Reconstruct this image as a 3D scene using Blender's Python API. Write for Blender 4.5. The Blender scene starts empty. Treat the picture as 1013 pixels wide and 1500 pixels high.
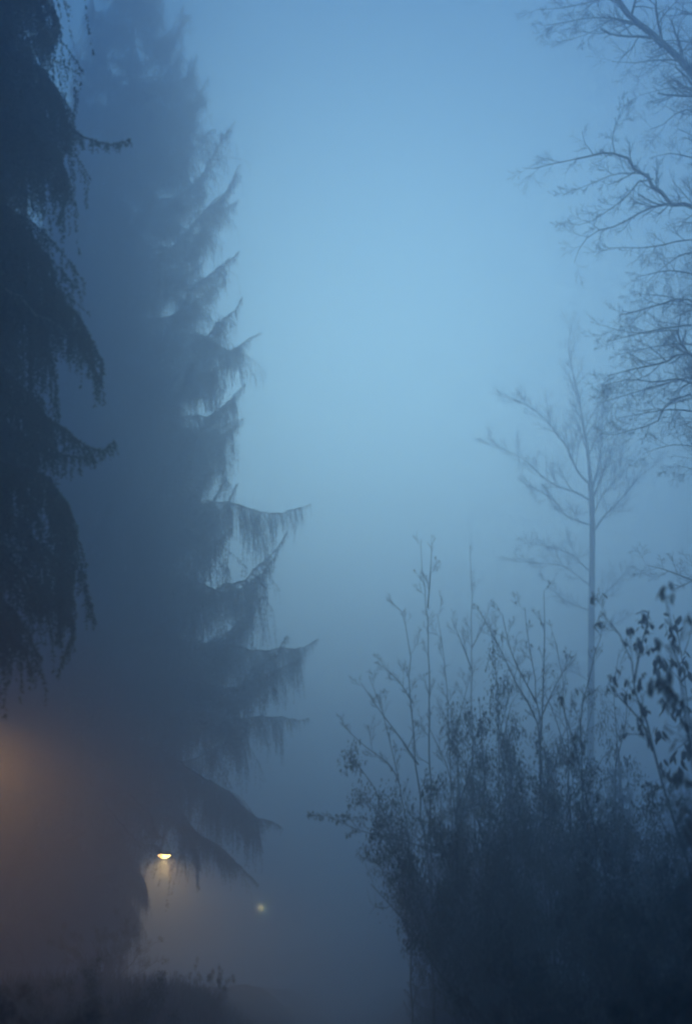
import bpy, math, random
import numpy as np
from mathutils import Vector
R = math.radians
sc = bpy.context.scene
COL = sc.collection

# ------------------------------------------------------------------ camera
FPX, CXP, CYP, PITCH = 2110.0, 506.5, 750.0, R(18.0)
CAMZ = 1.6
cd = bpy.data.cameras.new('camera')
cd.sensor_fit = 'VERTICAL'; cd.sensor_height = 36.0; cd.lens = FPX / 1500 * 36.0
cd.clip_start = 0.05; cd.clip_end = 2000
cam = bpy.data.objects.new('camera', cd); COL.objects.link(cam)
cd.dof.use_dof = True; cd.dof.focus_distance = 24.0; cd.dof.aperture_fstop = 1.4
cam.location = (0, 0, CAMZ); cam.rotation_euler = (R(90) + PITCH, 0, 0)
sc.camera = cam

# ------------------------------------------------------------------ dusk sky
SUN_EL, SUN_ROT = R(18.0), R(1.0)
w = bpy.data.worlds.new("World"); sc.world = w; w.use_nodes = True
nt = w.node_tree; nt.nodes.clear()
out = nt.nodes.new('ShaderNodeOutputWorld'); bg = nt.nodes.new('ShaderNodeBackground')
sky = nt.nodes.new('ShaderNodeTexSky'); sky.sky_type = 'NISHITA'; sky.sun_disc = False
sky.sun_elevation = SUN_EL; sky.sun_rotation = SUN_ROT
sky.air_density = 1.0; sky.dust_density = 1.5; sky.ozone_density = 3.0
tint = nt.nodes.new('ShaderNodeMix'); tint.data_type = 'RGBA'; tint.blend_type = 'MULTIPLY'
tint.inputs[0].default_value = 1.0
tint.inputs[7].default_value = (0.07, 0.77, 1.48, 1)      # the blue of late dusk
nt.links.new(sky.outputs[0], tint.inputs[6]); nt.links.new(tint.outputs[2], bg.inputs[0])
bg.inputs[1].default_value = 0.055
nt.links.new(bg.outputs[0], out.inputs[0])

# the last light of the sky ahead, very weak and very soft
sl = bpy.data.lights.new('sun', 'SUN'); sl.energy = 1.5; sl.angle = R(20); sl.color = (0.88, 1.0, 0.68)
sun = bpy.data.objects.new('sun', sl); COL.objects.link(sun)
_d = Vector((math.sin(SUN_ROT) * math.cos(SUN_EL), math.cos(SUN_ROT) * math.cos(SUN_EL), math.sin(SUN_EL)))
sun.rotation_euler = _d.to_track_quat('Z', 'Y').to_euler()

sc.view_settings.view_transform = 'Standard'; sc.view_settings.look = 'None'
sc.view_settings.exposure = 0.45; sc.view_settings.gamma = 1.0
sc.view_settings.use_curve_mapping = False
cy = sc.cycles
cy.use_denoising = True; cy.denoiser = 'OPENIMAGEDENOISE'; cy.denoising_input_passes = 'RGB_ALBEDO_NORMAL'
cy.use_adaptive_sampling = True; cy.adaptive_threshold = 0.02; cy.adaptive_min_samples = 48
cy.filter_width = 2.4; cy.time_limit = 900
cy.max_bounces = 8; cy.diffuse_bounces = 1; cy.glossy_bounces = 1; cy.transmission_bounces = 2
cy.volume_bounces = 3; cy.transparent_max_bounces = 8
cy.sample_clamp_indirect = 4.0
FOG_DENSITY = 0.046

# ------------------------------------------------------------------ helpers
def PX(px, py, Y):
    """a point of the place seen at pixel px,py of the photograph, Y metres ahead"""
    a, b = (px - CXP) / FPX, (CYP - py) / FPX
    d = np.array([a, math.cos(PITCH) - b * math.sin(PITCH), math.sin(PITCH) + b * math.cos(PITCH)])
    return d * (Y / d[1]) + np.array([0, 0, CAMZ])

def mat(name, base, base2=None, scale=8.0, rough=0.9, detail=6, bump=0.0, spec=0.2):
    m = bpy.data.materials.new(name); m.use_nodes = True
    n = m.node_tree; b = n.nodes['Principled BSDF']
    b.inputs['Roughness'].default_value = rough
    b.inputs['Specular IOR Level'].default_value = spec
    b.inputs['Base Color'].default_value = (*base, 1)
    if base2:
        tc = n.nodes.new('ShaderNodeTexCoord'); no = n.nodes.new('ShaderNodeTexNoise')
        no.inputs['Scale'].default_value = scale; no.inputs['Detail'].default_value = detail
        cr = n.nodes.new('ShaderNodeValToRGB')
        cr.color_ramp.elements[0].position = .35; cr.color_ramp.elements[1].position = .65
        cr.color_ramp.elements[0].color = (*base, 1); cr.color_ramp.elements[1].color = (*base2, 1)
        n.links.new(tc.outputs['Object'], no.inputs['Vector']); n.links.new(no.outputs['Fac'], cr.inputs[0])
        n.links.new(cr.outputs[0], b.inputs['Base Color'])
        if bump:
            bu = n.nodes.new('ShaderNodeBump'); bu.inputs['Strength'].default_value = bump
            n.links.new(no.outputs['Fac'], bu.inputs['Height']); n.links.new(bu.outputs[0], b.inputs['Normal'])
    return m

M = dict(
    needle=mat('spruce_needles', (.012, .024, .018), (.028, .046, .026), 3.0, .8),
    bark=mat('spruce_bark', (.045, .034, .027), (.10, .08, .065), 14, .95, bump=.5),
    lichen=mat('lichen_bark', (.16, .17, .15), (.28, .30, .27), 20, .95),
    bare=mat('bare_wood', (.030, .026, .022), (.075, .065, .055), 9, .9, bump=.3),
    deadleaf=mat('dead_leaves', (.055, .032, .016), (.12, .075, .035), 5, .8),
    darkleaf=mat('dark_leaves', (.016, .026, .014), (.045, .05, .022), 5, .7),
    soil=mat('leafy_soil', (.018, .015, .011), (.05, .042, .026), 2.5, 1.0, bump=.6),
    asphalt=mat('damp_asphalt', (.035, .035, .037), (.06, .06, .062), 30, .55, bump=.15),
    grass=mat('wet_grass', (.018, .03, .012), (.045, .055, .022), 2.0, .7),
    metal=mat('dark_painted_steel', (.014, .014, .014), (.028, .028, .028), 12, .5, spec=.5),
    housing=mat('lantern_housing', (.05, .052, .055), None, rough=.4, spec=.5),
)
def emitter(name, color, strength):
    m = bpy.data.materials.new(name); m.use_nodes = True
    b = m.node_tree.nodes['Principled BSDF']
    b.inputs['Base Color'].default_value = (.8, .8, .75, 1)
    b.inputs['Emission Color'].default_value = (*color, 1); b.inputs['Emission Strength'].default_value = strength
    return m

class Geo:
    def __init__(s): s.V = []; s.F = []; s.Mi = []; s.n = 0
    def add(s, v, f, mi=0):
        v = np.asarray(v, float).reshape(-1, 3); f = np.asarray(f, int)
        if len(v) == 0 or len(f) == 0: return
        s.V.append(v); s.F.append((f + s.n, mi)); s.n += len(v)
    def tube(s, pts, rad, k=4, mi=0, cap=False):
        pts = np.asarray(pts, float); n = len(pts)
        rad = np.broadcast_to(np.asarray(rad, float), (n,))
        t = np.gradient(pts, axis=0); t /= np.linalg.norm(t, axis=1)[:, None] + 1e-9
        ref = np.array([0.13, 0.31, 0.94]) if abs(t[0][2]) < .8 else np.array([.94, .13, .31])
        a = np.cross(t, ref); a /= np.linalg.norm(a, axis=1)[:, None] + 1e-9
        b = np.cross(t, a)
        ang = np.arange(k) * 2 * math.pi / k
        v = pts[:, None] + rad[:, None, None] * (a[:, None] * np.cos(ang)[None, :, None] + b[:, None] * np.sin(ang)[None, :, None])
        i = np.arange(n - 1)[:, None] * k; j = np.arange(k)[None]; j2 = (j + 1) % k
        f = np.stack([i + j, i + j2, i + k + j2, i + k + j], -1).reshape(-1, 4)
        s.add(v, f, mi)
        if cap and k >= 3:
            c = v.reshape(n, k, 3)[-1]
            s.add(np.vstack([c, pts[-1:]]), [[q, (q + 1) % k, k] for q in range(k)], mi)
    def box(s, lo, hi, mi=0):
        x0, y0, z0 = lo; x1, y1, z1 = hi
        v = [(x0,y0,z0),(x1,y0,z0),(x1,y1,z0),(x0,y1,z0),(x0,y0,z1),(x1,y0,z1),(x1,y1,z1),(x0,y1,z1)]
        s.add(v, [(0,3,2,1),(4,5,6,7),(0,1,5,4),(1,2,6,5),(2,3,7,6),(3,0,4,7)], mi)
    def mesh(s, name, mats, smooth=False):
        me = bpy.data.meshes.new(name)
        V = np.concatenate(s.V) if s.V else np.zeros((0, 3))
        li = []; ls = []; mi = []; c = 0
        for f, m in s.F:
            k = f.shape[1]; li.append(f.ravel()); ls.append(np.arange(len(f)) * k + c); c += f.size; mi.append(np.full(len(f), m))
        li = np.concatenate(li); ls = np.concatenate(ls); mi = np.concatenate(mi)
        me.vertices.add(len(V)); me.vertices.foreach_set('co', V.ravel().astype(np.float32))
        me.loops.add(len(li)); me.loops.foreach_set('vertex_index', li.astype(np.int32))
        me.polygons.add(len(ls)); me.polygons.foreach_set('loop_start', ls.astype(np.int32))
        me.polygons.foreach_set('material_index', mi.astype(np.int32))
        if smooth: me.polygons.foreach_set('use_smooth', np.ones(len(ls), bool))
        for m in mats: me.materials.append(m)
        me.update(calc_edges=True)
        return me

def link(name, me, parent=None, loc=None, **props):
    o = bpy.data.objects.new(name, me); COL.objects.link(o)
    if parent is not None: o.parent = parent
    if loc is not None: o.location = loc
    for k, v in props.items(): o[k] = v
    return o
def thing(name, label, cat, loc=(0, 0, 0), rz=0.0, group=None):
    o = link(name, None, loc=tuple(float(q) for q in loc), label=label, category=cat); o.rotation_euler = (0, 0, rz)
    if group: o['group'] = group
    return o

def rnd_unit(rg, n):
    v = rg.normal(size=(n, 3)); return v / np.linalg.norm(v, axis=1)[:, None]

def smooth_line(pts, n):
    """Catmull-Rom through pts, n samples"""
    P = np.asarray(pts, float)
    if len(P) < 3:
        t = np.linspace(0, 1, n)[:, None]; return P[0] * (1 - t) + P[-1] * t
    Q = np.vstack([2 * P[0] - P[1], P, 2 * P[-1] - P[-2]])
    d = np.linalg.norm(np.diff(P, axis=0), axis=1); cum = np.r_[0, np.cumsum(d)]
    s = np.linspace(0, cum[-1], n); o = []
    for q in s:
        i = min(int(np.searchsorted(cum, q, 'right') - 1), len(P) - 2); u = (q - cum[i]) / d[i]
        p0, p1, p2, p3 = Q[i:i + 4]
        o.append(.5 * ((2 * p1) + (-p0 + p2) * u + (2 * p0 - 5 * p1 + 4 * p2 - p3) * u**2 + (-p0 + 3 * p1 - 3 * p2 + p3) * u**3))
    return np.array(o)

# ------------------------------------------------------------------ ground
def bank_z(x, y):
    """height of the terrain: a lane in a shallow cutting between two wooded banks"""
    x = np.asarray(x, float); y = np.asarray(y, float)
    def ss(a, b, v):
        t = np.clip((v - a) / (b - a), 0, 1); return t * t * (3 - 2 * t)
    l = ss(.62, 2.6, -x) * (1.15 + .25 * np.sin(y * .31 + 1))
    r = ss(.35, 2.6, x) * (1.05 + .2 * np.sin(y * .43))
    far = ss(5, 30, np.abs(x)) * 2.0
    bumps = .10 * np.sin(x * 1.7 + y * .9) * np.sin(y * 1.3 - x) + .04 * np.sin(x * 5.1) * np.sin(y * 4.3)
    off = ss(.25, 1.2, np.maximum(x - .1, -x - .5))
    return l + r + far + bumps * off - .02
def grid_axis(a, b, fine_a, fine_b, st, big):
    L = list(np.arange(fine_a, fine_b + 1e-6, st)); q = fine_b; s = st
    while q < b: s = min(s * 1.35, big); q += s; L.append(q)
    q = fine_a; s = st
    while q > a: s = min(s * 1.35, big); q -= s; L.insert(0, q)
    return np.array(L)
gx = grid_axis(-900, 900, -8, 8, .25, 80); gy = grid_axis(-120, 1500, -4, 40, .35, 80)
X, Y = np.meshgrid(gx, gy); Z = bank_z(X, Y)
g = Geo(); nx, ny = len(gx), len(gy)
i = (np.arange(ny - 1)[:, None] * nx + np.arange(nx - 1)[None]).ravel()
g.add(np.stack([X, Y, Z], -1), np.stack([i, i + 1, i + nx + 1, i + nx], -1))
link('ground', g.mesh('ground', [M['soil']], True), kind='structure')
g = Geo()
ly = np.arange(-20, 400, 4.0); lx = np.array([-.66, -.58, -.2, .12, .2]); lz = np.array([-.03, .012, .03, .012, -.03])
LX, LY = np.meshgrid(lx, ly); LZ = np.broadcast_to(lz, LX.shape)
i = (np.arange(len(ly) - 1)[:, None] * 5 + np.arange(4)[None]).ravel()
g.add(np.stack([LX, LY, LZ], -1), np.stack([i, i + 1, i + 6, i + 5], -1))
link('footpath', g.mesh('footpath', [M['asphalt']], True), kind='structure')

# ------------------------------------------------------------------ street lamps
def street_lamp(Yd, label, color, watts, at=(0, 0), side=1.1, glow=60.0, cone=150, blend=.9):
    q = PX(*at, Yd); xl, zl = float(q[0]), float(q[2])
    gz = float(bank_z(xl - side, Yd)) - .05
    t = thing('street_lamp', label, 'street lamp', (xl - side, Yd, gz), group='street lamps along the left side of the path')
    H = zl - gz
    g = Geo(); g.tube([(0, 0, 0), (0, 0, .9), (0, 0, .95), (0, 0, H + .02)], [.085, .085, .06, .045], 10)
    link('pole', g.mesh('pole', [M['metal']], True), t)
    g = Geo(); g.tube(smooth_line([(0, 0, H - .05), (.06, 0, H + .12), (.25, 0, H + .17), (side - .22, 0, H + .14)], 8), .024, 8)
    link('arm', g.mesh('arm', [M['metal']], True), t)
    g = Geo()   # shallow lantern: a tapering shell with an open underside
    xs = np.array([-.24, -.18, 0, .18, .24]) + side; wy = np.array([.03, .09, .13, .11, .05]); zt = np.array([.10, .16, .19, .15, .08])
    V = []; F = []
    for x_, w_, z_ in zip(xs, wy, zt):
        V += [(x_, -w_, H + .03), (x_, -w_ * .7, H + z_), (x_, w_ * .7, H + z_), (x_, w_, H + .03)]
    for q in range(4):
        for e in range(3): F.append((q*4+e, q*4+e+1, q*4+e+5, q*4+e+4))
    F += [(0, 3, 2, 1), (16, 17, 18, 19)]
    g.add(V, F)
    lan = link('lantern', g.mesh('lantern', [M['housing']], False), t)
    g = Geo()
    u = np.linspace(0, 1, 7); V = []; F = []
    for q, uu in enumerate(u):
        x_ = side - .19 + .38 * uu; w_ = .03 + .07 * math.sin(math.pi * (.15 + .7 * uu)); dz = -.085 * math.sin(math.pi * (.06 + .88 * uu))
        V += [(x_, -w_, H + .028), (x_, -w_ * .6, H + .03 + dz), (x_, w_ * .6, H + .03 + dz), (x_, w_, H + .028)]
    for q in range(6):
        for e in range(3): F.append((q*4+e, q*4+e+1, q*4+e+5, q*4+e+4))
    F += [(0, 3, 2, 1), (24, 25, 26, 27)]
    g.add(V, F)
    link('glass_bowl', g.mesh('glass_bowl', [emitter('lamp_glass', color, glow)], True), lan)
    ld = bpy.data.lights.new('lamp_light', 'SPOT'); ld.energy = watts; ld.color = color
    ld.spot_size = R(cone); ld.spot_blend = blend; ld.shadow_soft_size = .12
    lo = bpy.data.objects.new('lamp_light', ld); COL.objects.link(lo); lo.parent = lan
    lo.location = (side, 0, H - .14)
    return t
street_lamp(24.3, 'orange street lamp nearest on the left, its glow spilling in at the edge', (1.0, .42, .10), 290, at=(-62, 1062), glow=12, cone=178, blend=.35)
street_lamp(48.5, 'bright yellow street lamp shining behind spruce twigs with a glow below', (1.0, .52, .15), 780, at=(241, 1254), glow=60, cone=179, blend=.4)
street_lamp(98, 'small far street lamp, a bright point low in the fog', (1.0, .70, .32), 150, at=(383, 1329), glow=350)
street_lamp(147, 'farthest street lamp, barely a pinkish speck below the small bright one', (1.0, .55, .35), 40, at=(404, 1360), glow=900)

# ------------------------------------------------------------------ spruces
def needles(g, rg, P, T, ln=.024, wd=.0045, mi=0, fwd=.55):
    n = len(P)
    r = rnd_unit(rg, n); r -= (r * T).sum(1)[:, None] * T * .8
    d = r / (np.linalg.norm(r, axis=1)[:, None] + 1e-6) + T * fwd; d /= np.linalg.norm(d, axis=1)[:, None]
    s = np.cross(d, rnd_unit(rg, n)); s /= np.linalg.norm(s, axis=1)[:, None] + 1e-6
    L = ln * rg.uniform(.7, 1.2, n)[:, None]
    v = np.stack([P - s * wd, P + s * wd, P + d * L], 1).reshape(-1, 3)
    g.add(v, np.arange(3 * n).reshape(-1, 3), mi)

def bough_mesh(rg, stem, hang=.42, dens=1.0, name='bough', side_len=.55, step=.011, lich=False, nl=.03, nw=.0075):
    """a spruce bough along the 3-D polyline stem: side twigs with pendulous branchlets and needles"""
    g = Geo()
    L = np.linalg.norm(np.diff(stem, axis=0), axis=1).sum(); n = max(12, int(L / .12))
    S = smooth_line(stem, n)
    tq = np.linspace(0, 1, n); ph = rg.random(6) * 6.28
    wob = np.stack([np.sin(tq * 9 + ph[0]), np.sin(tq * 7 + ph[1]) + .5 * np.sin(tq * 17 + ph[2]), .7 * np.sin(tq * 8 + ph[3]) + .5 * np.sin(tq * 19 + ph[4])], 1)
    S += wob * (.022 * L * np.sin(np.pi * tq) ** .5)[:, None] * np.minimum(tq * 4, 1)[:, None]
    S[1:-1] += rg.normal(size=(n - 2, 3)) * .014
    clump = lambda t: .62 + .85 * (.5 + .5 * math.sin(t * L * 4.5 + ph[5])) * (.6 + .4 * math.sin(t * L * 11 + ph[0]))
    T = np.gradient(S, axis=0); T /= np.linalg.norm(T, axis=1)[:, None]
    g.tube(S, np.linspace(.011 * L + .004, .003, n), 5, 1)
    NP, NT = [], []
    def strand(p, d, ln, droop, k=6):
        st = ln / k; pts = [p]; d = d / np.linalg.norm(d)
        for q in range(k):
            d = d + np.array([0, 0, -droop]) * (1.0 / k) + rg.normal(size=3) * .05; d /= np.linalg.norm(d)
            pts.append(pts[-1] + d * st)
        return np.array(pts)
    def cover(pts, st):
        seg = np.diff(pts, axis=0); l = np.linalg.norm(seg, axis=1)
        for a, s_, ll in zip(pts, seg, l):
            m = max(1, int(ll / st)); u = rg.random(m)[:, None]
            NP.append(a + s_ * u); NT.append(np.repeat((s_ / (ll + 1e-9))[None], m, 0))
    cover(S[int(n * .45):], step)
    ns = int(L * 28 * dens)
    for q in range(ns):
        t = .10 + .90 * ((q + rg.random()) / ns); f = t * (n - 1); i = min(int(f), n - 2); p = S[i] + (S[i + 1] - S[i]) * (f - i)
        tt = T[i]; side = np.cross(tt, (0, 0, 1.0)); side /= np.linalg.norm(side) + 1e-6
        side *= (1 if q % 2 else -1)
        env = side_len * (0.25 + .75 * math.sin(math.pi * min(1, t * .85 + .12))) * rg.uniform(.5, 1.15)
        env *= min(1, (1.03 - t) * 3.2) * min(1.0, .3 + L / 2.5) * (.6 + .5 * clump(t))
        if t > .3 and rg.random() < .07: env *= 2.1
        if env < .05: env = .05
        if rg.random() < .06 + .1 * (clump(t) < .6): continue
        d = side * rg.uniform(.5, 1) + tt * rg.uniform(.5, .9) + np.array([0, 0, rg.uniform(-.35, .1)])
        s1 = strand(p, d, env, .55 + hang)
        g.tube(s1, np.linspace(.0045, .0015, len(s1)), 3, 1)
        cover(s1, step)
        m = int(env / .045) + 1
        for e in range(m):
            if rg.random() < .2: continue
            u = (e + rg.random()) / m * (len(s1) - 1); a = int(min(u, len(s1) - 2)); pp = s1[a] + (s1[a + 1] - s1[a]) * (u - a)
            ln = hang * clump(t) * rg.uniform(.1, 1.15) ** 1.5 * min(1, (1.05 - t) * 2.6 + .12)
            d2 = np.array([rg.normal() * .3, rg.normal() * .3, -1 - hang]) + tt * .3
            s2 = strand(pp, d2, max(ln, .05), 1.2, 4)
            cover(s2, step * 1.05)
    # strands under the stem itself
    for q in range(int(L * 9 * dens)):
        t = rg.uniform(.15, .97); i = int(t * (n - 2)); ln = hang * clump(t) * rg.uniform(.15, 1.5) * min(1, (1.08 - t) * 2.2)
        s2 = strand(S[i], np.array([rg.normal() * .25, rg.normal() * .25, -1]), ln, 1.2, 5)
        g.tube(s2, .002, 3, 1); cover(s2, step)
    needles(g, rg, np.concatenate(NP), np.concatenate(NT), nl, nw, 0)
    return g.mesh(name, [M['needle'], M['lichen'] if lich else M['bark']])

rg = np.random.default_rng(7)
GEN = []
for k in range(6):
    L = 3.0; up = [.10, .18, -.02, .22, .05, .14][k]; sag = [.5, .35, .6, .45, .3, .55][k]
    t = np.linspace(0, 1, 8); wob = rg.normal() * .12
    st = np.stack([L * t, wob * np.sin(t * 3), L * (-sag * np.sin(t * 2.2) * .35 + (up + sag * .25) * t**3)], 1)
    GEN.append(bough_mesh(rg, st, hang=[.55, .35, .75, .4, .65, .5][k], name='spruce_bough'))
def trunk_mesh(H, r0, mname='bark', rgs=None):
    g = Geo(); z = np.linspace(-.3, H, 30); u = np.clip(z / H, 0, 1)
    p = np.stack([.05 * np.sin(z * .4), .05 * np.cos(z * .5), z], 1)
    r = r0 * (1 - u) ** .85 + .012; r[0:2] *= 1.35
    g.tube(p, r, 12, 0, True); return g.mesh('trunk', [M[mname]], True)

def spruce(label, x, y, H, r0, rad, z0, n, seed, traced=(), skip=None, group=None, zmax=1.0, up_top=38, up_low=-8):
    rg = np.random.default_rng(seed); gz = float(bank_z(x, y)) - .05
    t = thing('spruce_tree', label, 'tree', (x, y, gz), group=group)
    link('trunk', trunk_mesh(H, r0), t)
    az = rg.random() * 6.28
    zs = np.sort(z0 + (H * zmax - z0) * rg.random(n) ** 1.0)
    for z in zs:
        az += 2.4 + rg.normal() * .3; u = z / H
        rr = float(np.interp(u, [q[0] for q in rad], [q[1] for q in rad])) * rg.uniform(.72, 1.05)
        if skip: rr = skip(az % 6.2832, z, rr)
        if rr <= .1: continue
        o = link('bough', GEN[rg.integers(len(GEN))], t)
        s = rr / 3.0
        o.location = (0, 0, z); pitch = np.interp(u, [.2, .55, .8, 1], [up_low, 2, 18, up_top]) + rg.normal() * 4
        o.rotation_euler = (rg.normal() * .08, -R(pitch), az)
        sz = s * (1.55 if s > .7 else 1.9)
        o.scale = (s, sz, sz)
    base = np.array([x, y, gz])
    for k, tb in enumerate(traced):
        pts = tb['p'] - base
        me = bough_mesh(np.random.default_rng(seed * 100 + k), pts, **{a: b for a, b in tb.items() if a != 'p'})
        link('bough', me, t)
    return t

def line(D, *px, dD=0.0):
    """pixels of the photograph -> 3-D line at distance D, running dD nearer or farther towards its tip"""
    n = len(px); return np.array([PX(a, b, D + dD * i / max(1, n - 1)) for i, (a, b) in enumerate(px)])

# main tall spruce
tx, ty = -6.05, 35.0
def zt(py): return PX(190, py, ty)[2]
def root(py): return np.array([tx, ty, PX(190, py, ty)[2]])
def tb(rpy, D2, pts, **k):
    D2 = ty + (D2 - 25) * 1.4; a = root(rpy); n = len(pts)
    k['hang'] *= 1.5; k['side_len'] *= 1.65; k['dens'] = k.get('dens', 1) * 1.25
    q = [a] + [PX(px, py, ty + (D2 - ty) * (i + 1) / n) for i, (px, py) in enumerate(pts)]
    return dict(p=np.array(q), **k)
main_traced = [
    tb(95, 25.3, [(230, 80), (262, 40), (268, 8)], hang=.18, side_len=.35),
    tb(200, 24.6, [(240, 175), (270, 120), (288, 80)], hang=.2, side_len=.35),
    tb(270, 25.4, [(245, 235), (285, 160), (305, 112)], hang=.25, side_len=.4),
    tb(330, 24.7, [(255, 300), (305, 235), (345, 178)], hang=.3, side_len=.42),
    tb(390, 25.5, [(260, 360), (318, 292), (352, 240)], hang=.3, side_len=.4),
    tb(410, 24.2, [(250, 400), (315, 320), (350, 292)], hang=.3, side_len=.45),
    tb(480, 25.0, [(250, 455), (310, 405), (350, 368)], hang=.35, side_len=.45),
    tb(520, 24.3, [(240, 492), (300, 430), (330, 412)], hang=.35, side_len=.4),
    tb(520, 25.3, [(250, 492), (310, 500), (345, 510), (380, 488)], hang=.42, side_len=.45),
    tb(560, 24.4, [(245, 560), (300, 545), (345, 520)], hang=.5, side_len=.5),
    tb(640, 25.2, [(250, 615), (310, 600), (338, 590), (360, 562)], hang=.45, side_len=.45),
    tb(660, 24.5, [(250, 640), (300, 632), (358, 612)], hang=.45, side_len=.45),
    tb(700, 25.6, [(240, 690), (280, 680), (320, 655)], hang=.4, side_len=.45),
    tb(760, 25.4, [(250, 742), (330, 743), (400, 748), (455, 738)], hang=.62, side_len=.5, dens=.9),
    tb(850, 24.0, [(250, 850), (330, 862), (375, 845), (405, 812)], hang=.6, side_len=.5),
    tb(935, 25.6, [(250, 935), (330, 942), (400, 950), (440, 955), (466, 936)], hang=.6, side_len=.5),
    tb(960, 23.4, [(240, 985), (320, 1000), (400, 985), (440, 962)], hang=.5, side_len=.5),
    tb(1040, 24.8, [(240, 1035), (330, 1052), (400, 1056), (452, 1052)], hang=.5, side_len=.5),
    tb(1080, 22.8, [(200, 1090), (290, 1130), (350, 1180), (412, 1212)], hang=.55, side_len=.6),
    tb(1110, 24.0, [(200, 1145), (270, 1195), (330, 1250), (378, 1296)], hang=.3, side_len=.4),
    tb(1100, 22.5, [(150, 1140), (195, 1175), (222, 1205), (238, 1228)], hang=.2, side_len=.25),
    tb(1140, 23.6, [(190, 1165), (250, 1200), (282, 1250), (292, 1300)], hang=.18, side_len=.2),
    tb(1215, 25.0, [(140, 1235), (165, 1262), (182, 1300)], hang=.4, side_len=.35),
    tb(1260, 24.4, [(140, 1275), (168, 1305), (178, 1350)], hang=.45, side_len=.35),
    tb(1310, 25.4, [(140, 1325), (160, 1350), (170, 1385)], hang=.4, side_len=.35),
    tb(1185, 26.0, [(160, 1215), (195, 1262), (215, 1330)], hang=.5, side_len=.4),
    tb(1255, 24.6, [(150, 1280), (185, 1320), (200, 1375)], hang=.45, side_len=.4),
    tb(1240, 24.0, [(120, 1262), (100, 1290), (80, 1330)], hang=.45, side_len=.4),
    tb(1150, 23.0, [(150, 1180), (190, 1215), (222, 1240), (236, 1252)], hang=.1, side_len=.12, dens=.5),
]
def skip_main(az, z, rr):
    c = math.cos(az)
    if c > .35: rr *= .90
    if z < zt(1120) and (c > -.45): rr = min(rr, 1.5 if z > zt(1215) else 1.05)
    # the open notch under the middle boughs
    za, zb = zt(520), zt(440)
    if c > .2 and za < z < zb: rr *= .45
    za, zb = zt(735), zt(670)
    if c > .2 and za < z < zb: rr *= .55
    return rr
spruce('tallest spruce in the middle of the left side, long boughs reaching into the pale fog', tx, ty, 30.6, .27,
       [(0, 5.6), (.2, 5.5), (.3, 5.1), (.45, 4.2), (.6, 3.45), (.75, 2.6), (.85, 1.65), (.93, .85), (1, .15)], 1.6, 292, 11,
       main_traced, skip_main)
# slim spruce behind, its narrow tip left of the tall one
p = PX(122, 52, 38)
spruce('slim fainter spruce behind, its narrow tip left of the tallest one', p[0], 38, p[2] - bank_z(p[0], 38), .26,
       [(0, 3.9), (.3, 3.5), (.6, 2.3), (.8, 1.2), (.92, .5), (1, .1)], 4, 190, 21)

# near dark spruce at the left edge
nx_, ny_ = -4.35, 11.0
def nb(pts, D=11.0, dD=0, r=None, **k):
    P_ = line(D, *pts, dD=dD); a = np.array([nx_, ny_, P_[0][2] + .1 if r is None else P_[0][2] + r])
    mid = (a * .45 + P_[0] * .55) + np.array([0, 0, .1])
    k['hang'] *= 1.15; k['side_len'] *= 1.25; k['step'] = .0085; k['dens'] = k.get('dens', 1) * 1.4
    return dict(p=np.vstack([a, mid, P_]), **k)
near_traced = [
    nb([(-60, 760), (0, 795), (40, 825), (78, 865), (97, 915), (88, 980)], 10.8, hang=.26, side_len=.36),
    nb([(-60, 850), (0, 890), (30, 930), (45, 985)], 10.4, hang=.3, side_len=.4),
    nb([(-60, -40), (20, -30), (70, 10), (82, 60)], 10.6, hang=.28, side_len=.42),
    nb([(-40, -10), (20, 5), (62, 30), (78, 72)], 11.4, hang=.3, side_len=.35),
    nb([(-60, 60), (10, 78), (60, 115), (100, 172), (140, 200), (190, 206)], 10.8, hang=.24, side_len=.34),
    nb([(-60, 90), (0, 110), (50, 150), (90, 195), (120, 205)], 11.6, hang=.3, side_len=.4),
    nb([(-60, 170), (0, 180), (50, 200), (88, 240), (98, 285), (86, 325)], 10.7, hang=.25, side_len=.34),
    nb([(-50, 300), (0, 320), (40, 375), (80, 430), (130, 485), (150, 560)], 10.4, hang=.36, side_len=.5),
    nb([(-50, 330), (0, 360), (40, 420), (90, 470), (140, 500), (150, 545)], 11.3, hang=.4, side_len=.4),
    nb([(-60, 380), (0, 418), (50, 450), (92, 482), (120, 480)], 9.9, hang=.3, side_len=.3, lich=True, dens=.6),
    nb([(-60, 500), (0, 540), (45, 585), (85, 635), (130, 655), (168, 646)], 10.8, hang=.36, side_len=.4),
    nb([(-60, 560), (0, 600), (40, 640), (90, 672), (135, 668)], 11.5, hang=.42, side_len=.45),
    nb([(-60, 640), (0, 670), (50, 700), (85, 760), (100, 850), (88, 940)], 10.6, hang=.34, side_len=.42),
    nb([(-60, 720), (0, 745), (45, 780), (85, 840), (100, 900)], 11.3, hang=.3, side_len=.4),
    nb([(-60, 790), (0, 802), (40, 822), (60, 860)], 10.2, hang=.3, side_len=.3, lich=True, dens=.6),
    nb([(-60, 860), (0, 880), (40, 920), (60, 965)], 11.0, hang=.25, side_len=.35),
]
def skip_near(az, z, rr):
    c = math.cos(az)
    if c > -.1: rr = min(rr, 1.95 / max(.35, c + .25))
    return rr
spruce('dark near spruce at the left edge with drooping shaggy boughs', nx_, ny_, 17.5, .24,
       [(0, 2.5), (.3, 2.6), (.55, 2.35), (.8, 1.3), (1, .1)], 4.8, 280, 31, near_traced, skip_near, zmax=.85)

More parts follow.
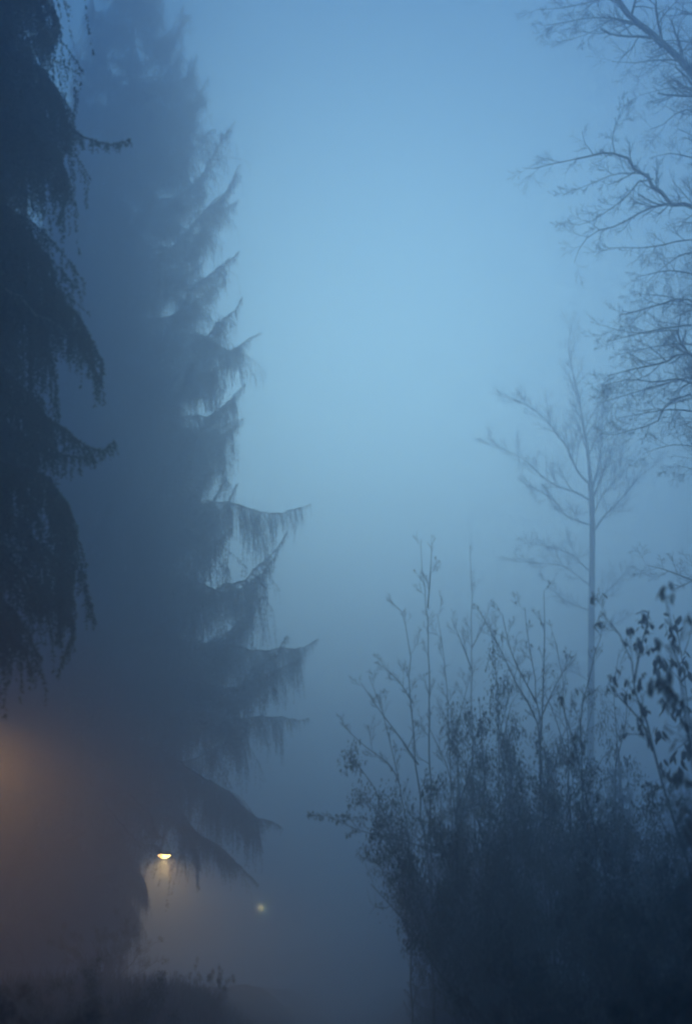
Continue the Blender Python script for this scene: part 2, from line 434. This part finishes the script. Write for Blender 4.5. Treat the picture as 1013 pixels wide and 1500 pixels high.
# more spruces standing farther down the path, fading out
def far_spruce(lbl, x, y, H, sd):
    spruce(lbl, x, y, H, .28, [(0, 3.6), (.3, 3.3), (.6, 2.2), (.85, .9), (1, .1)], 2.5, 120, sd, group='spruces fading into the fog')
far_spruce('broad spruce behind the orange glow at the left edge', -12.5, 34, 24, 42)
far_spruce('spruce almost lost in fog beyond the bright yellow lamp', -10.5, 55, 23, 43)

def shade_spruce(lbl, px, Yd, top, sd):  # young spruces added to cut light in the low fog and thicken the thicket
    q = PX(px, top, Yd); H = q[2] - float(bank_z(q[0], Yd))
    spruce(lbl, float(q[0]), Yd, H, .11, [(0, H * .27), (.3, H * .22), (.6, H * .14), (.85, H * .06), (1, .04)], .3, 90, sd, group='young spruces added behind the thicket to dim the low fog')
shade_spruce('young spruce added to dim the fog behind the forked saplings', 665, 24, 1110, 51)
shade_spruce('young spruce added to dim the fog behind the leaning sapling', 760, 30, 1150, 52)
shade_spruce('taller young spruce added to dim the fog by the pale slender tree trunk', 900, 27, 1090, 53)
shade_spruce('young spruce added to dim the deep fog at the right edge', 990, 33, 1120, 54)

# ------------------------------------------------------------------ bare trees
NSUB, MINR = 5, .0016
T1 = None
class Woody:
    """segments of a bare tree, grown recursively"""
    def __init__(s, rg): s.rg = rg; s.tips = []; s.nsub = NSUB; s.mr = MINR
    def grow(s, g, p, d, ln, r, lvl, maxl, curl=.18, trop=(0, 0, .05), nch=5, k=4, spread=.75, ratio=.62):
        rg = s.rg; n = 6 if lvl < maxl else 4
        pts = [np.array(p, float)]; d = np.array(d, float); d /= np.linalg.norm(d)
        for q in range(n):
            d = d + rg.normal(size=3) * curl / 1.6 + np.array(trop); d /= np.linalg.norm(d); pts.append(pts[-1] + d * ln / n)
        pts = np.array(pts); rr = np.linspace(r, r * .42, n + 1)
        g.tube(pts, rr, k if lvl else 5)
        s.tips.append((pts[-1], d))
        if lvl < maxl: s.children(g, pts, rr, ln, lvl, maxl, curl, trop, nch, k, spread, ratio)
    def children(s, g, pts, rr, ln, lvl, maxl, curl, trop, nch, k, spread, ratio, t0=.18):
        rg = s.rg; n = len(pts)
        for q in range(nch):
            t = t0 + (1 - t0) * (q + rg.random()) / nch; i = min(int(t * (n - 1)), n - 2); f = t * (n - 1) - i
            pp = pts[i] * (1 - f) + pts[i + 1] * f; tt = pts[i + 1] - pts[i]; tt /= np.linalg.norm(tt) + 1e-9
            sd = rnd_unit(rg, 1)[0]; sd -= sd.dot(tt) * tt; sd /= np.linalg.norm(sd) + 1e-9
            a = spread * rg.uniform(.6, 1.25)
            d2 = tt * math.cos(a) + sd * math.sin(a)
            s.grow(g, pp, d2, ln * ratio * rg.uniform(.55, 1.1) * (1.15 - .55 * t), max(float(np.interp(t, [0, 1], [rr[0], rr[-1]])) * .55, s.mr), lvl + 1, maxl, curl, trop, s.nsub, 3, spread, ratio)

def leaf_geo(ln, wd, droop=.15):
    """one leaf, folded on its midrib, hanging from the origin along -Z"""
    z = np.array([0, .22, .5, .78, 1.0]) * -ln; w_ = np.array([.04, .72, 1.0, .62, .02]) * wd * .5
    y = np.array([0, .04, .1, .2, .34]) * ln * droop * 3
    V = []; F = []
    for a, b, c in zip(z, w_, y): V += [(-b, c + b * .45, a), (0, c, a), (b, c + b * .45, a)]
    for q in range(4): F += [(q*3, q*3+1, q*3+4, q*3+3), (q*3+1, q*3+2, q*3+5, q*3+4)]
    return np.array(V), np.array(F)
LV, LF = leaf_geo(1, .42)
def scatter_leaves(g, rg, P, size, mi=0, hangf=.6):
    """leaf shapes joined into one mesh, each turned and sized on its own"""
    n = len(P)
    if n == 0: return
    s = size * rg.uniform(.55, 1.2, n); a = rg.random(n) * 6.283; b = rg.normal(size=n) * (1.3 * (1 - hangf)) + .2
    ca, sa, cb, sb = np.cos(a), np.sin(a), np.cos(b), np.sin(b)
    v = LV[None] * s[:, None, None]
    y = v[..., 1] * cb[:, None] - v[..., 2] * sb[:, None]; z = v[..., 1] * sb[:, None] + v[..., 2] * cb[:, None]; x = v[..., 0]
    X_ = x * ca[:, None] - y * sa[:, None]; Y_ = x * sa[:, None] + y * ca[:, None]
    W = np.stack([X_, Y_, z], -1) + P[:, None]
    F = (LF[None] + (np.arange(n) * len(LV))[:, None, None]).reshape(-1, 4)
    g.add(W.reshape(-1, 3), F, mi)

def limb(t, base, rg, pts, r0, r1, lvl=3, nch=6, spread=.8, ln=1.2, name='branch', curl=.2, trop=(0, 0, .03), jag=.0, k=6, t0=.15, ratio=.68, leaves=None):
    """one traced limb: its own mesh, twigs as a joined sub-part"""
    if t is T1: r0 *= .78; r1 *= .8
    L = np.linalg.norm(np.diff(pts, axis=0), axis=1).sum(); n = max(8, int(L / .22))
    S = smooth_line(pts, n) - base
    if jag: S[1:-1] += rg.normal(size=(n - 2, 3)) * jag
    rr = np.linspace(r0, r1, n)
    g = Geo(); g.tube(S, rr, k, 0, True)
    o = link(name, g.mesh(name, [M['bare']], True), t)
    wd = Woody(rg); g = Geo()
    wd.children(g, S, rr, ln, 0, lvl, curl, trop, nch, 3, spread, ratio, t0)
    if g.V: link('twigs', g.mesh('twigs', [M['bare']]), o, kind='stuff')
    if leaves:
        frac, size, m = leaves
        tips = [q for q in wd.tips if rg.random() < frac]
        P_ = np.array([q[0] for q in tips]); 
        if len(P_):
            g = Geo(); scatter_leaves(g, rg, P_, size)
            link('leaves', g.mesh('leaves', [M[m]]), o, kind='stuff')
    return o, S, wd

# large bare tree, trunk just past the right edge
NSUB, MINR = 6, .0021
rg = np.random.default_rng(5)
D = 21.0; bx = float(PX(1150, 1000, D)[0]); gz = float(bank_z(bx, D)) - .05
T1 = thing('bare_tree', 'large bare broadleaf tree whose twiggy limbs enter from the right edge', 'tree', (bx, D, gz))
base = np.array([bx, D, gz])
g = Geo()
tz = np.linspace(-.3, 15.5, 24); trk = np.stack([.12 * np.sin(tz * .45) - .02 * tz, .1 * np.cos(tz * .3) - .1, tz], 1)
g.tube(trk, np.interp(tz, [-.3, 0, 1, 8, 15.5], [.42, .34, .28, .2, .09]), 12, 0, True)
link('trunk', g.mesh('trunk', [M['bare']], True), T1)
def t1(rpy, *pts, dD=0, D0=D):
    q = PX(1150, rpy, D); i = np.argmin(abs(trk[:, 2] - (q[2] - gz))); a = trk[i] + base
    return np.vstack([a[None], line(D0, *pts, dD=dD)])
limb(T1, base, rg, t1(330, (1060, 190), (1010, 105), (960, 55), (920, 22), (896, -15), (870, -70), dD=-1.5), .11, .05, 3, 21, .8, 1.95)
limb(T1, base, rg, line(20.3, (935, 35), (905, 28), (865, 26), (830, 32), (795, 38), dD=-.5), .02, .004, 3, 11, .7, 0.80)
limb(T1, base, rg, line(19.9, (905, 5), (885, -2), (855, 5), (820, 12), (785, 14), dD=-.4), .018, .004, 3, 11, .7, 0.70)
limb(T1, base, rg, line(20.2, (950, 45), (900, 28), (870, 45), (845, 55), (815, 62), dD=.3), .014, .004, 3, 10, .7, 0.70)
limb(T1, base, rg, t1(300, (1090, 200), (1040, 130), (1000, 92), (960, 88), (930, 92), (895, 90), dD=1), .06, .006, 3, 18, .8, 1.38)
limb(T1, base, rg, t1(420, (1080, 340), (1013, 305), (984, 299), (965, 278), (955, 274), (955, 260), (935, 254), (925, 238), (916, 231), (898, 225), (880, 226), (845, 232), (800, 241), (764, 246), dD=-1.0), .07, .005, 3, 19, .75, 1.09, k=6, jag=.012)
limb(T1, base, rg, line(20.4, (900, 226), (896, 205), (900, 185), (910, 160), (905, 150)), .012, .003, 3, 9, .7, 0.50)
limb(T1, base, rg, line(20.4, (950, 255), (905, 254), (875, 265), (850, 275), (825, 285)), .014, .003, 3, 11, .7, 0.60)
limb(T1, base, rg, t1(410, (1060, 320), (1000, 300), (960, 302), (930, 315), (905, 330), (870, 340), (850, 360), (840, 385), dD=.9), .05, .005, 3, 18, .75, 1.03)
limb(T1, base, rg, line(20.8, (956, 262), (935, 266), (915, 290), (890, 308), (870, 322), (845, 330), (825, 325), dD=.3), .018, .003, 3, 13, .7, 0.69)
limb(T1, base, rg, t1(500, (1080, 380), (1013, 352), (975, 358), (940, 363), (895, 363), (880, 368), dD=-.5), .04, .005, 3, 15, .7, 0.92)
limb(T1, base, rg, t1(520, (1090, 400), (1030, 375), (1000, 372), (970, 392), (950, 410), dD=1.2), .05, .006, 3, 19, .9, 1.15)
limb(T1, base, rg, t1(600, (1080, 500), (1010, 440), (970, 445), (935, 455), (905, 462), dD=-.8), .05, .006, 3, 21, .9, 1.09)
limb(T1, base, rg, t1(640, (1060, 560), (1000, 510), (995, 490), (985, 482), (950, 488), (915, 486), (880, 476), dD=.4), .045, .004, 3, 18, .8, 0.92)
limb(T1, base, rg, t1(660, (1080, 580), (1010, 520), (970, 532), (930, 540), (890, 550), dD=-1), .05, .004, 3, 27, .95, 1.21)
limb(T1, base, rg, t1(740, (1080, 660), (1013, 580), (985, 588), (965, 605), (960, 620), (930, 628), (895, 638), (880, 635), dD=.2), .05, .004, 3, 18, .8, 0.92)
limb(T1, base, rg, t1(700, (1070, 640), (1010, 560), (960, 560), (920, 556), (880, 566), dD=1.4), .05, .004, 3, 24, .95, 1.15)
limb(T1, base, rg, t1(200, (1090, 120), (1050, 40), (1020, -10), (990, -60), dD=-1), .08, .03, 3, 21, .8, 1.72)
limb(T1, base, rg, t1(380, (1080, 240), (1040, 180), (1000, 160), (975, 180), (950, 190), dD=.6), .05, .006, 3, 21, .9, 1.26)
limb(T1, base, rg, t1(900, (1080, 870), (1013, 850), (975, 835), (945, 828), dD=-.5), .035, .004, 3, 15, .8, 0.80)
limb(T1, base, rg, t1(820, (1080, 720), (1020, 690), (985, 680), dD=.5), .035, .004, 3, 15, .8, 0.92)

for q, (yy, tip) in enumerate([(470, (888, 500)), (500, (900, 520)), (540, (878, 590)), (600, (905, 612)), (455, (920, 430)), (650, (940, 665)), (400, (935, 405)), (230, (950, 232)), (130, (935, 140)), (60, (940, 70))]):
    limb(T1, base, rg, t1(yy + 90, (1085, yy + 50), (1040, yy + 12), (985, (yy + tip[1]) / 2 - 6), tip, dD=[-1.2, 1.3, .4][q % 3]), .035, .004, 3, 15, .9, .95)
NSUB, MINR = 6, .0045
# slender tree far behind, crown spreading as a fan
rg = np.random.default_rng(15)
D = 43.0; q0 = PX(864, 1300, D); bx = float(q0[0]); gz = float(bank_z(bx, D)) - .05
base = np.array([bx, D, gz])
T2 = thing('bare_tree', 'pale slender bare tree standing alone in the fog with a fan of fine branches', 'tree', base)
P_ = line(D, (864, 1200), (865, 1000), (866, 880), (867, 790), (866, 735), (864, 705)); P_ = np.vstack([base[None], P_])
S = smooth_line(P_, 24) - base; g = Geo(); g.tube(S, np.linspace(.13, .085, 24), 10, 0, True)
link('trunk', g.mesh('trunk', [M['bare']], True), T2)
def L2(*pts, r0=.05, dD=0, n=17, ln=1.7, lvl=3, sp=.6):
    limb(T2, base, rg, line(D, *pts, dD=dD), r0 * .7, .008, lvl, n, sp, ln * 1.25, trop=(0, 0, .06), ratio=.58)
L2((865, 712), (860, 660), (853, 620), (846, 580), (838, 545), (832, 510), (836, 480), r0=.09, n=21, ln=1.9)
L2((865, 712), (845, 690), (832, 660), (815, 635), (795, 612), (765, 590), (735, 580), r0=.06, dD=-2, n=21, ln=1.6)
L2((866, 716), (874, 690), (880, 650), (882, 600), (885, 560), r0=.06, dD=2, n=17)
L2((866, 735), (890, 670), (902, 640), (915, 610), r0=.045, dD=-1.5, n=15)
L2((867, 735), (845, 722), (815, 712), (790, 695), (765, 672), (730, 655), (712, 640), r0=.05, dD=2, n=21, ln=1.5)
L2((867, 770), (845, 763), (828, 755), (812, 735), (790, 720), (765, 708), r0=.04, dD=-2, n=15, ln=1.3)
L2((868, 780), (885, 755), (905, 735), (935, 700), (960, 680), r0=.05, dD=2, n=17)
L2((867, 760), (880, 728), (905, 700), (930, 670), r0=.04, dD=-1, n=15)
L2((866, 840), (850, 825), (835, 812), (800, 800), (765, 795), r0=.04, dD=1.5, n=15, ln=1.2)
L2((866, 860), (840, 840), (820, 828), (790, 825), (750, 822), r0=.03, dD=-2, n=15, ln=1.1)
L2((866, 895), (850, 890), (820, 875), (800, 850), r0=.03, dD=1, n=11, ln=1.1)
L2((866, 895), (880, 875), (905, 850), (925, 822), r0=.035, dD=1, n=13, ln=1.2)
L2((866, 940), (890, 920), (915, 905), r0=.025, n=9, ln=1)
L2((865, 1000), (840, 985), (815, 980), r0=.025, dD=1, n=9, ln=1)

NSUB, MINR = 5, .0018
# ------------------------------------------------------------------ saplings and shrubs on the right bank
def sapling(label, D, pts, r0, seed, nch=14, ln=.6, extra=(), leaves=(.05, .045, 'deadleaf'), lvl=3, sp=.65, group=None):
    rg = np.random.default_rng(seed)
    q = PX(*pts[0], D); bx = float(q[0]); gz = float(bank_z(bx, D)) - .08; base = np.array([bx, D, gz])
    t = thing('sapling', label, 'sapling', base, group=group)
    S = np.vstack([base[None], line(D, *pts)]) if q[2] > gz + .15 else np.vstack([base[None], line(D, *pts[1:])])
    limb(t, base, rg, S, r0, .003, lvl, nch, sp, ln, name='stem', trop=(0, 0, .08), jag=.008, leaves=leaves, t0=.2)
    for e, dd in extra:
        limb(t, base, rg, line(D, *e, dD=dd), r0 * .55, .003, lvl, max(4, nch // 3), sp, ln * .8, trop=(0, 0, .06), leaves=leaves)
    return t
sapling('tall whip of a sapling with forked tip, leftmost pair, left stem', 19, [(632, 1330), (620, 1220), (607, 1100), (600, 1000), (598, 935), (590, 900), (570, 878)], .02, 51, 16, .6,
        [([(604, 1030), (585, 1000), (560, 975), (528, 992)][:3], -.5), ([(612, 1120), (585, 1080), (555, 1040), (528, 1000)], .6)])
sapling('tall straight sapling with forked tip rising highest of the left group', 20, [(632, 1340), (630, 1200), (628, 1050), (627, 950), (624, 880), (618, 830), (616, 800)], .022, 52, 18, .6,
        [([(626, 890), (630, 840), (632, 795)], .3)])
sapling('thin upright sapling fainter than its neighbours, right of the forked pair', 25, [(700, 1330), (694, 1200), (691, 1080), (690, 960), (690, 880), (688, 800)], .024, 53, 16, .8,
        [([(690, 980), (675, 940), (660, 905)], .5), ([(690, 950), (708, 915), (715, 890)], -.5)])
sapling('sapling with one long stem leaning left, dead leaves on its twigs', 16, [(812, 1400), (800, 1270), (792, 1150), (788, 1060), (760, 1010), (735, 960), (715, 920), (702, 895)], .021, 54, 18, .5)
sapling('upright many-twigged sapling behind the leaning one', 18, [(800, 1330), (796, 1200), (790, 1080), (783, 1000), (775, 940), (768, 890)], .018, 55, 18, .6,
        [([(792, 1080), (795, 1000), (797, 930), (796, 865)], .6), ([(788, 1060), (815, 1000), (840, 960)], -.5), ([(785, 1030), (750, 960), (735, 900)], .4)])
sapling('straight bare stem in front of the pale slender tree', 14, [(860, 1380), (856, 1260), (852, 1150), (850, 1050), (866, 980), (880, 930)], .014, 56, 14, .5)
sapling('curving sapling reaching up and left beneath the hanging dead leaves', 11, [(1012, 1300), (995, 1230), (970, 1150), (950, 1080), (932, 1010), (925, 975), (912, 935), (893, 910), (878, 895)], .017, 57, 16, .42,
        [([(928, 1000), (935, 960), (945, 920), (950, 895)], .4), ([(955, 1100), (940, 1060), (905, 1020), (890, 1000)], .3)], leaves=(.22, .07, 'deadleaf'))
sapling('leaning thin stem crossing the dark thicket at the right', 11, [(905, 1380), (885, 1280), (868, 1200), (850, 1130), (830, 1060), (815, 1010)], .012, 58, 12, .45, leaves=(.2, .06, 'deadleaf'))
sapling('sapling at the right edge rising past the brown leaf cluster', 7.5, [(1040, 1300), (1020, 1180), (1005, 1060), (995, 990), (985, 930), (975, 880)], .014, 59, 14, .4,
        [([(1010, 1080), (990, 1040), (965, 1010)], -.2)], leaves=(.2, .075, 'deadleaf'))
GF = 'fine bare saplings veiled in the back of the thicket'
sapling('fine veiled sapling filling the gap between the forked pair and the upright one', 21, [(662, 1300), (660, 1150), (655, 1020), (648, 950), (640, 900)], .016, 71, 18, .8, [([(659, 1100), (675, 1040), (688, 990)], .4)], group=GF)
sapling('fine veiled sapling leaning left behind the leftmost pair', 18, [(600, 1280), (590, 1180), (572, 1090), (556, 1030), (540, 990)], .013, 72, 16, .7, [([(585, 1150), (570, 1120), (530, 1090), (500, 1060)], .3)], group=GF)
sapling('fine veiled sapling between the upright one and the leaning one', 22, [(735, 1280), (730, 1130), (728, 1020), (722, 950), (715, 905)], .016, 73, 18, .8, [([(729, 1080), (748, 1010), (762, 960)], .5)], group=GF)
sapling('fine veiled sapling close left of the pale slender tree', 20, [(838, 1300), (832, 1160), (828, 1050), (820, 980), (808, 925)], .015, 74, 18, .7, [([(830, 1110), (812, 1050), (795, 1010)], .4)], group=GF)
sapling('fine veiled sapling right of the pale slender tree', 19, [(905, 1300), (900, 1180), (902, 1080), (898, 1010), (905, 960)], .014, 75, 18, .65, [([(901, 1120), (915, 1060), (918, 1010)], .3)], group=GF)
sapling('low fine sapling fanning over the middle shrubs', 15, [(680, 1330), (672, 1230), (660, 1150), (640, 1090), (625, 1060)], .012, 76, 16, .6, [([(668, 1190), (690, 1120), (700, 1060)], .3)], group=GF)

# cluster of hanging dead leaves at the right edge: each leaf its own part
rgl = np.random.default_rng(60)
D = 13.0; bx = float(PX(1030, 1250, D)[0]); gz = float(bank_z(bx, D)) - .08; base = np.array([bx, D, gz])
T3 = thing('leafy_sapling', 'sapling at the right edge still holding a cluster of hanging brown leaves', 'sapling', base)
LM = []
for q in range(4):
    g = Geo(); v, f = leaf_geo(.1, .029 + .008 * q, .1 + .08 * q); g.add(v, f); LM.append(g.mesh('leaf', [M['deadleaf']], True))
o_, S_, w_ = limb(T3, base, rgl, np.vstack([base[None], line(D, (1022, 1150), (1008, 1050), (1000, 980), (992, 930), (985, 900))]), .012, .003, 2, 10, .7, .35, name='stem')
stems = [line(D, (1000, 985), (980, 940), (972, 905), dD=-.1), line(D, (1004, 1010), (985, 985), (970, 975), dD=.1),
         line(D, (1006, 1040), (990, 1065), (975, 1060), dD=.1), line(D, (1000, 960), (1010, 930), (1013, 910)), line(D, (1010, 1080), (1000, 1090), (985, 1100), dD=-.1)]
for e in stems:
    g = Geo(); s_ = smooth_line(e, 8) - base; g.tube(s_, np.linspace(.005, .002, 8), 4)
    link('branch', g.mesh('branch', [M['bare']], True), T3)
def leaf_at(p, s=1.0):
    o = link('leaf', LM[int(rgl.integers(4))], T3); o.location = tuple(float(q) for q in (p - base))
    o.rotation_euler = (rgl.normal() * .35, rgl.normal() * .35, rgl.random() * 6.28); sc_ = float(s * rgl.uniform(.7, 1.2)); o.scale = (sc_,) * 3
for (cx_, cy_, sx, sy, n) in [(988, 925, 13, 14, 26), (972, 905, 4, 8, 6), (958, 965, 5, 6, 7), (975, 965, 12, 7, 16), (1000, 965, 8, 12, 14), (1008, 995, 5, 12, 9), (975, 1035, 8, 10, 12), (1000, 1045, 8, 12, 14), (962, 1070, 8, 8, 10), (1005, 1090, 10, 12, 20), (985, 1120, 14, 14, 26)]:
    for q in range(int(n * .62)):
        leaf_at(PX(cx_ + rgl.normal() * sx * .7, cy_ + rgl.normal() * sy * .7, D + rgl.normal() * .12))

def shrub_variant(seed, H=3.0, W=1.5, ns=16, nleaf=17000, lm='darkleaf', size=.032):
    """three meshes: stems, twigs, leaves of a dense shrub with arching stems"""
    rg = np.random.default_rng(seed); g = Geo(); gt = Geo(); wd = Woody(rg)
    P_ = []
    for q in range(ns):
        a = q * 2.4 + rg.normal() * .3; rr = W * math.sqrt((q + .5) / ns); h = H * rg.uniform(.5, 1.0) * (1 - .2 * rr / W)
        t = np.linspace(0, 1, 8)[:, None]
        end = np.array([math.cos(a) * rr, math.sin(a) * rr, h])
        S = np.array([math.cos(a), math.sin(a), 0]) * .12 + end * np.concatenate([t ** 1.3, t ** 1.3, t ** .8], 1)
        S[1:] += rg.normal(size=(7, 3)) * .03
        r_ = np.linspace(.012, .003, 8); g.tube(S, r_, 4)
        wd.children(gt, S, r_, .6, 0, 2, .25, (0, 0, .05), 9, 3, .75, .62, .15)
    tips = np.array([q[0] for q in wd.tips])
    idx = rg.integers(len(tips), size=nleaf); P_ = tips[idx] + rg.normal(size=(nleaf, 3)) * np.array([.045, .045, .04])
    # clumps and gaps
    c = np.sin(P_[:, 0] * 5 + seed) * np.sin(P_[:, 1] * 5.3 + 1) * np.sin(P_[:, 2] * 4.7 + 2)
    P_ = P_[(c > -.25) & (P_[:, 2] > .05)]
    gl = Geo(); scatter_leaves(gl, rg, P_, size, hangf=.35)
    return g.mesh('stems', [M['bare']], True), gt.mesh('twigs', [M['bare']]), gl.mesh('leaves', [M[lm]])
SV = [shrub_variant(101, 2.6, 1.3), shrub_variant(102, 2.2, 1.5, 18, 19000, size=.032), shrub_variant(103, 3.0, 1.1, 13, 6500, 'deadleaf', .045), shrub_variant(104, 1.8, 1.4, 20, 22000, size=.034)]
def shrub(label, D, px, top, v, seed, grp=None, w=1.0, edge=1):
    rg = np.random.default_rng(seed); x = float(PX(px, 1300, D)[0]); gz = float(bank_z(x, D)) - .05
    H0 = [2.6, 2.2, 3.0, 1.8][v]; W0 = [1.3, 1.5, 1.1, 1.4][v] * .95
    if edge is not None:                       # px is where its left (+1) or right (-1) side should show
        h = float(PX(px, top, D)[2]) - gz; x += edge * h / H0 * w * W0; gz = float(bank_z(x, D)) - .05
    h = float(PX(px, top, D)[2]) - gz; s = h / H0
    t = thing('shrub', label, 'shrub', (x, D, gz), rg.random() * 6.28, grp)
    for nm, me in zip(('stems', 'twigs', 'leaves'), SV[v]):
        o = link(nm, me, t); o.scale = (s * w, s * w, s * 1.0)
        if nm != 'stems': o['kind'] = 'stuff'
    return t
GS = 'shrubs of the thicket along the right bank'
shrub('leafy shrub bulging furthest left into the fog at mid height', 17.0, 500, 955, 0, 1, GS, .6)
shrub('leafy shrub edging soft and low into the fog beneath the furthest bulge', 13.5, 520, 1085, 1, 15, GS, .55)
shrub('hazy shrub spreading left at the foot of the leftmost saplings', 19.5, 495, 1050, 0, 16, GS, .75)
shrub('broad shrub behind the forked saplings', 19.0, 575, 965, 1, 2, GS, .45)
shrub('low shrub with a twig poking left over the path', 12.5, 545, 1140, 3, 3, GS, .6)
shrub('shrub under the leaning sapling in the middle of the thicket', 14.0, 640, 1135, 1, 4, GS, .7)
shrub('twiggy brown-leaved shrub right of the leaning sapling', 15, 760, 1090, 2, 5, GS)
shrub('dark shrub low in the middle of the thicket', 9.0, 575, 1235, 3, 6, GS, .8)
shrub('dark shrub low to the right, below the curving sapling', 9.5, 720, 1215, 1, 7, GS, .8)
shrub('dense dark shrub at the right edge under the brown leaves', 11, 930, 1080, 0, 8, GS, .7)
shrub('black low shrub at the bottom edge, right of the path', 4.6, 590, 1345, 3, 9, GS, .8)
shrub('black low shrub at the bottom edge toward the right corner', 4.6, 720, 1310, 3, 10, GS, .9)
shrub('black shrub filling the bottom right corner', 4.8, 890, 1180, 3, 11, GS, .55)
shrub('brown-leaved shrub behind the right edge of the thicket', 13.0, 880, 1070, 2, 12, GS)
shrub('far low shrub where the thicket meets the path', 23.0, 545, 1130, 0, 13, GS, .6)
shrub('low shrub half hidden behind the middle of the thicket', 17.0, 700, 1130, 1, 14, GS, .8)
GL = 'shrubs on the left bank'  # low row added here to hide lit fog and darken the lower left
shrub('black low shrub added to darken the bottom left corner', 4.4, 150, 1290, 3, 22, GL, .55, -1)
shrub('dark shrub added to keep the left edge dark below the orange glow', 6.2, 90, 1230, 1, 21, GL, .6, -1)
shrub('low dark shrub added to darken the foreground below the bright yellow lamp', 6.5, 300, 1375, 3, 23, GL, .8, -1)
shrub('low shrub added to darken the left bank between the two bright lamps', 13.0, 345, 1385, 3, 24, GL, .8, -1)
shrub('leafy shrub at the foot of the tallest spruce', 24.0, 235, 1335, 1, 26, GL, .9, -1)
shrub('last low shrub added to darken the left bank before the fog closes', 21.0, 385, 1405, 1, 25, GL, .7, -1)
# the twig that pokes out over the path
T4 = thing('fallen_branch', 'dark leafy twig poking left out of the thicket over the path', 'branch', (0, 0, 0))
b0 = PX(640, 1250, 14.0); T4.location = tuple(float(q) for q in b0)
limb(T4, b0, np.random.default_rng(77), line(14.0, (640, 1250), (595, 1232), (545, 1222), (500, 1206), (470, 1190)), .006, .002, 3, 12, .8, .38, name='stem', leaves=(.5, .035, 'darkleaf'))

# grass and leaf litter on the banks
rg = np.random.default_rng(90)
def tufts(n, xr, yr, name, H=.35):
    x = rg.uniform(*xr, n); y = rg.uniform(*yr, n); z = bank_z(x, y) - .02
    a = rg.random(n) * 6.283; h = H * rg.uniform(.4, 1.2, n); ln = rg.uniform(.1, .6, n) * h; w_ = .006
    P0 = np.stack([x, y, z], 1); s = np.stack([-np.sin(a), np.cos(a), 0 * a], 1) * w_
    d = np.stack([np.cos(a) * ln, np.sin(a) * ln, h], 1)
    v = np.stack([P0 - s, P0 + s, P0 + d * [.4, .4, .6] + s * .8, P0 + d * [.4, .4, .6] - s * .8, P0 + d], 1).reshape(-1, 3)
    b = np.arange(n)[:, None] * 5; g = Geo(); g.add(v, b + np.array([0, 1, 2, 3]))
    g.F.append((b + np.array([3, 2, 4]), 0)); return g
g = tufts(26000, (.25, 6), (3, 22), 'grass'); link('grass', g.mesh('grass', [M['grass']]), kind='stuff', label='wet unmown grass on the right bank', category='grass')
g = tufts(22000, (-6, -.6), (3.5, 30), 'grass'); link('grass', g.mesh('grass', [M['grass']]), kind='stuff', label='wet unmown grass on the left bank', category='grass')
n = 5000; x = rg.uniform(-1.0, .5, n); y = rg.uniform(6, 40, n)
x = np.where(rg.random(n) < .5, np.where(rg.random(n) < .5, -.6 + rg.normal(size=n) * .15, .1 + rg.normal(size=n) * .2), x)
g = Geo(); q = np.stack([x, y, np.maximum(bank_z(x, y), .015) + .03], 1); scatter_leaves(g, rg, q, .06, hangf=-.2)
link('fallen_leaves', g.mesh('fallen_leaves', [M['deadleaf']]), kind='stuff', label='dead leaves lying along the edges of the path', category='leaves')

# ------------------------------------------------------------------ haze
g = Geo(); g.box((-160, -30, -1.6), (160, 260, 31.8))
m = bpy.data.materials.new('fog'); m.use_nodes = True; n_ = m.node_tree; n_.nodes.clear()
o_ = n_.nodes.new('ShaderNodeOutputMaterial'); pv = n_.nodes.new('ShaderNodeVolumePrincipled')
pv.inputs['Color'].default_value = (.60, .75, .95, 1); pv.inputs['Density'].default_value = FOG_DENSITY
pv.inputs['Anisotropy'].default_value = 0.78
n_.links.new(pv.outputs[0], o_.inputs['Volume'])
link('haze', g.mesh('haze', [m]), kind='stuff')
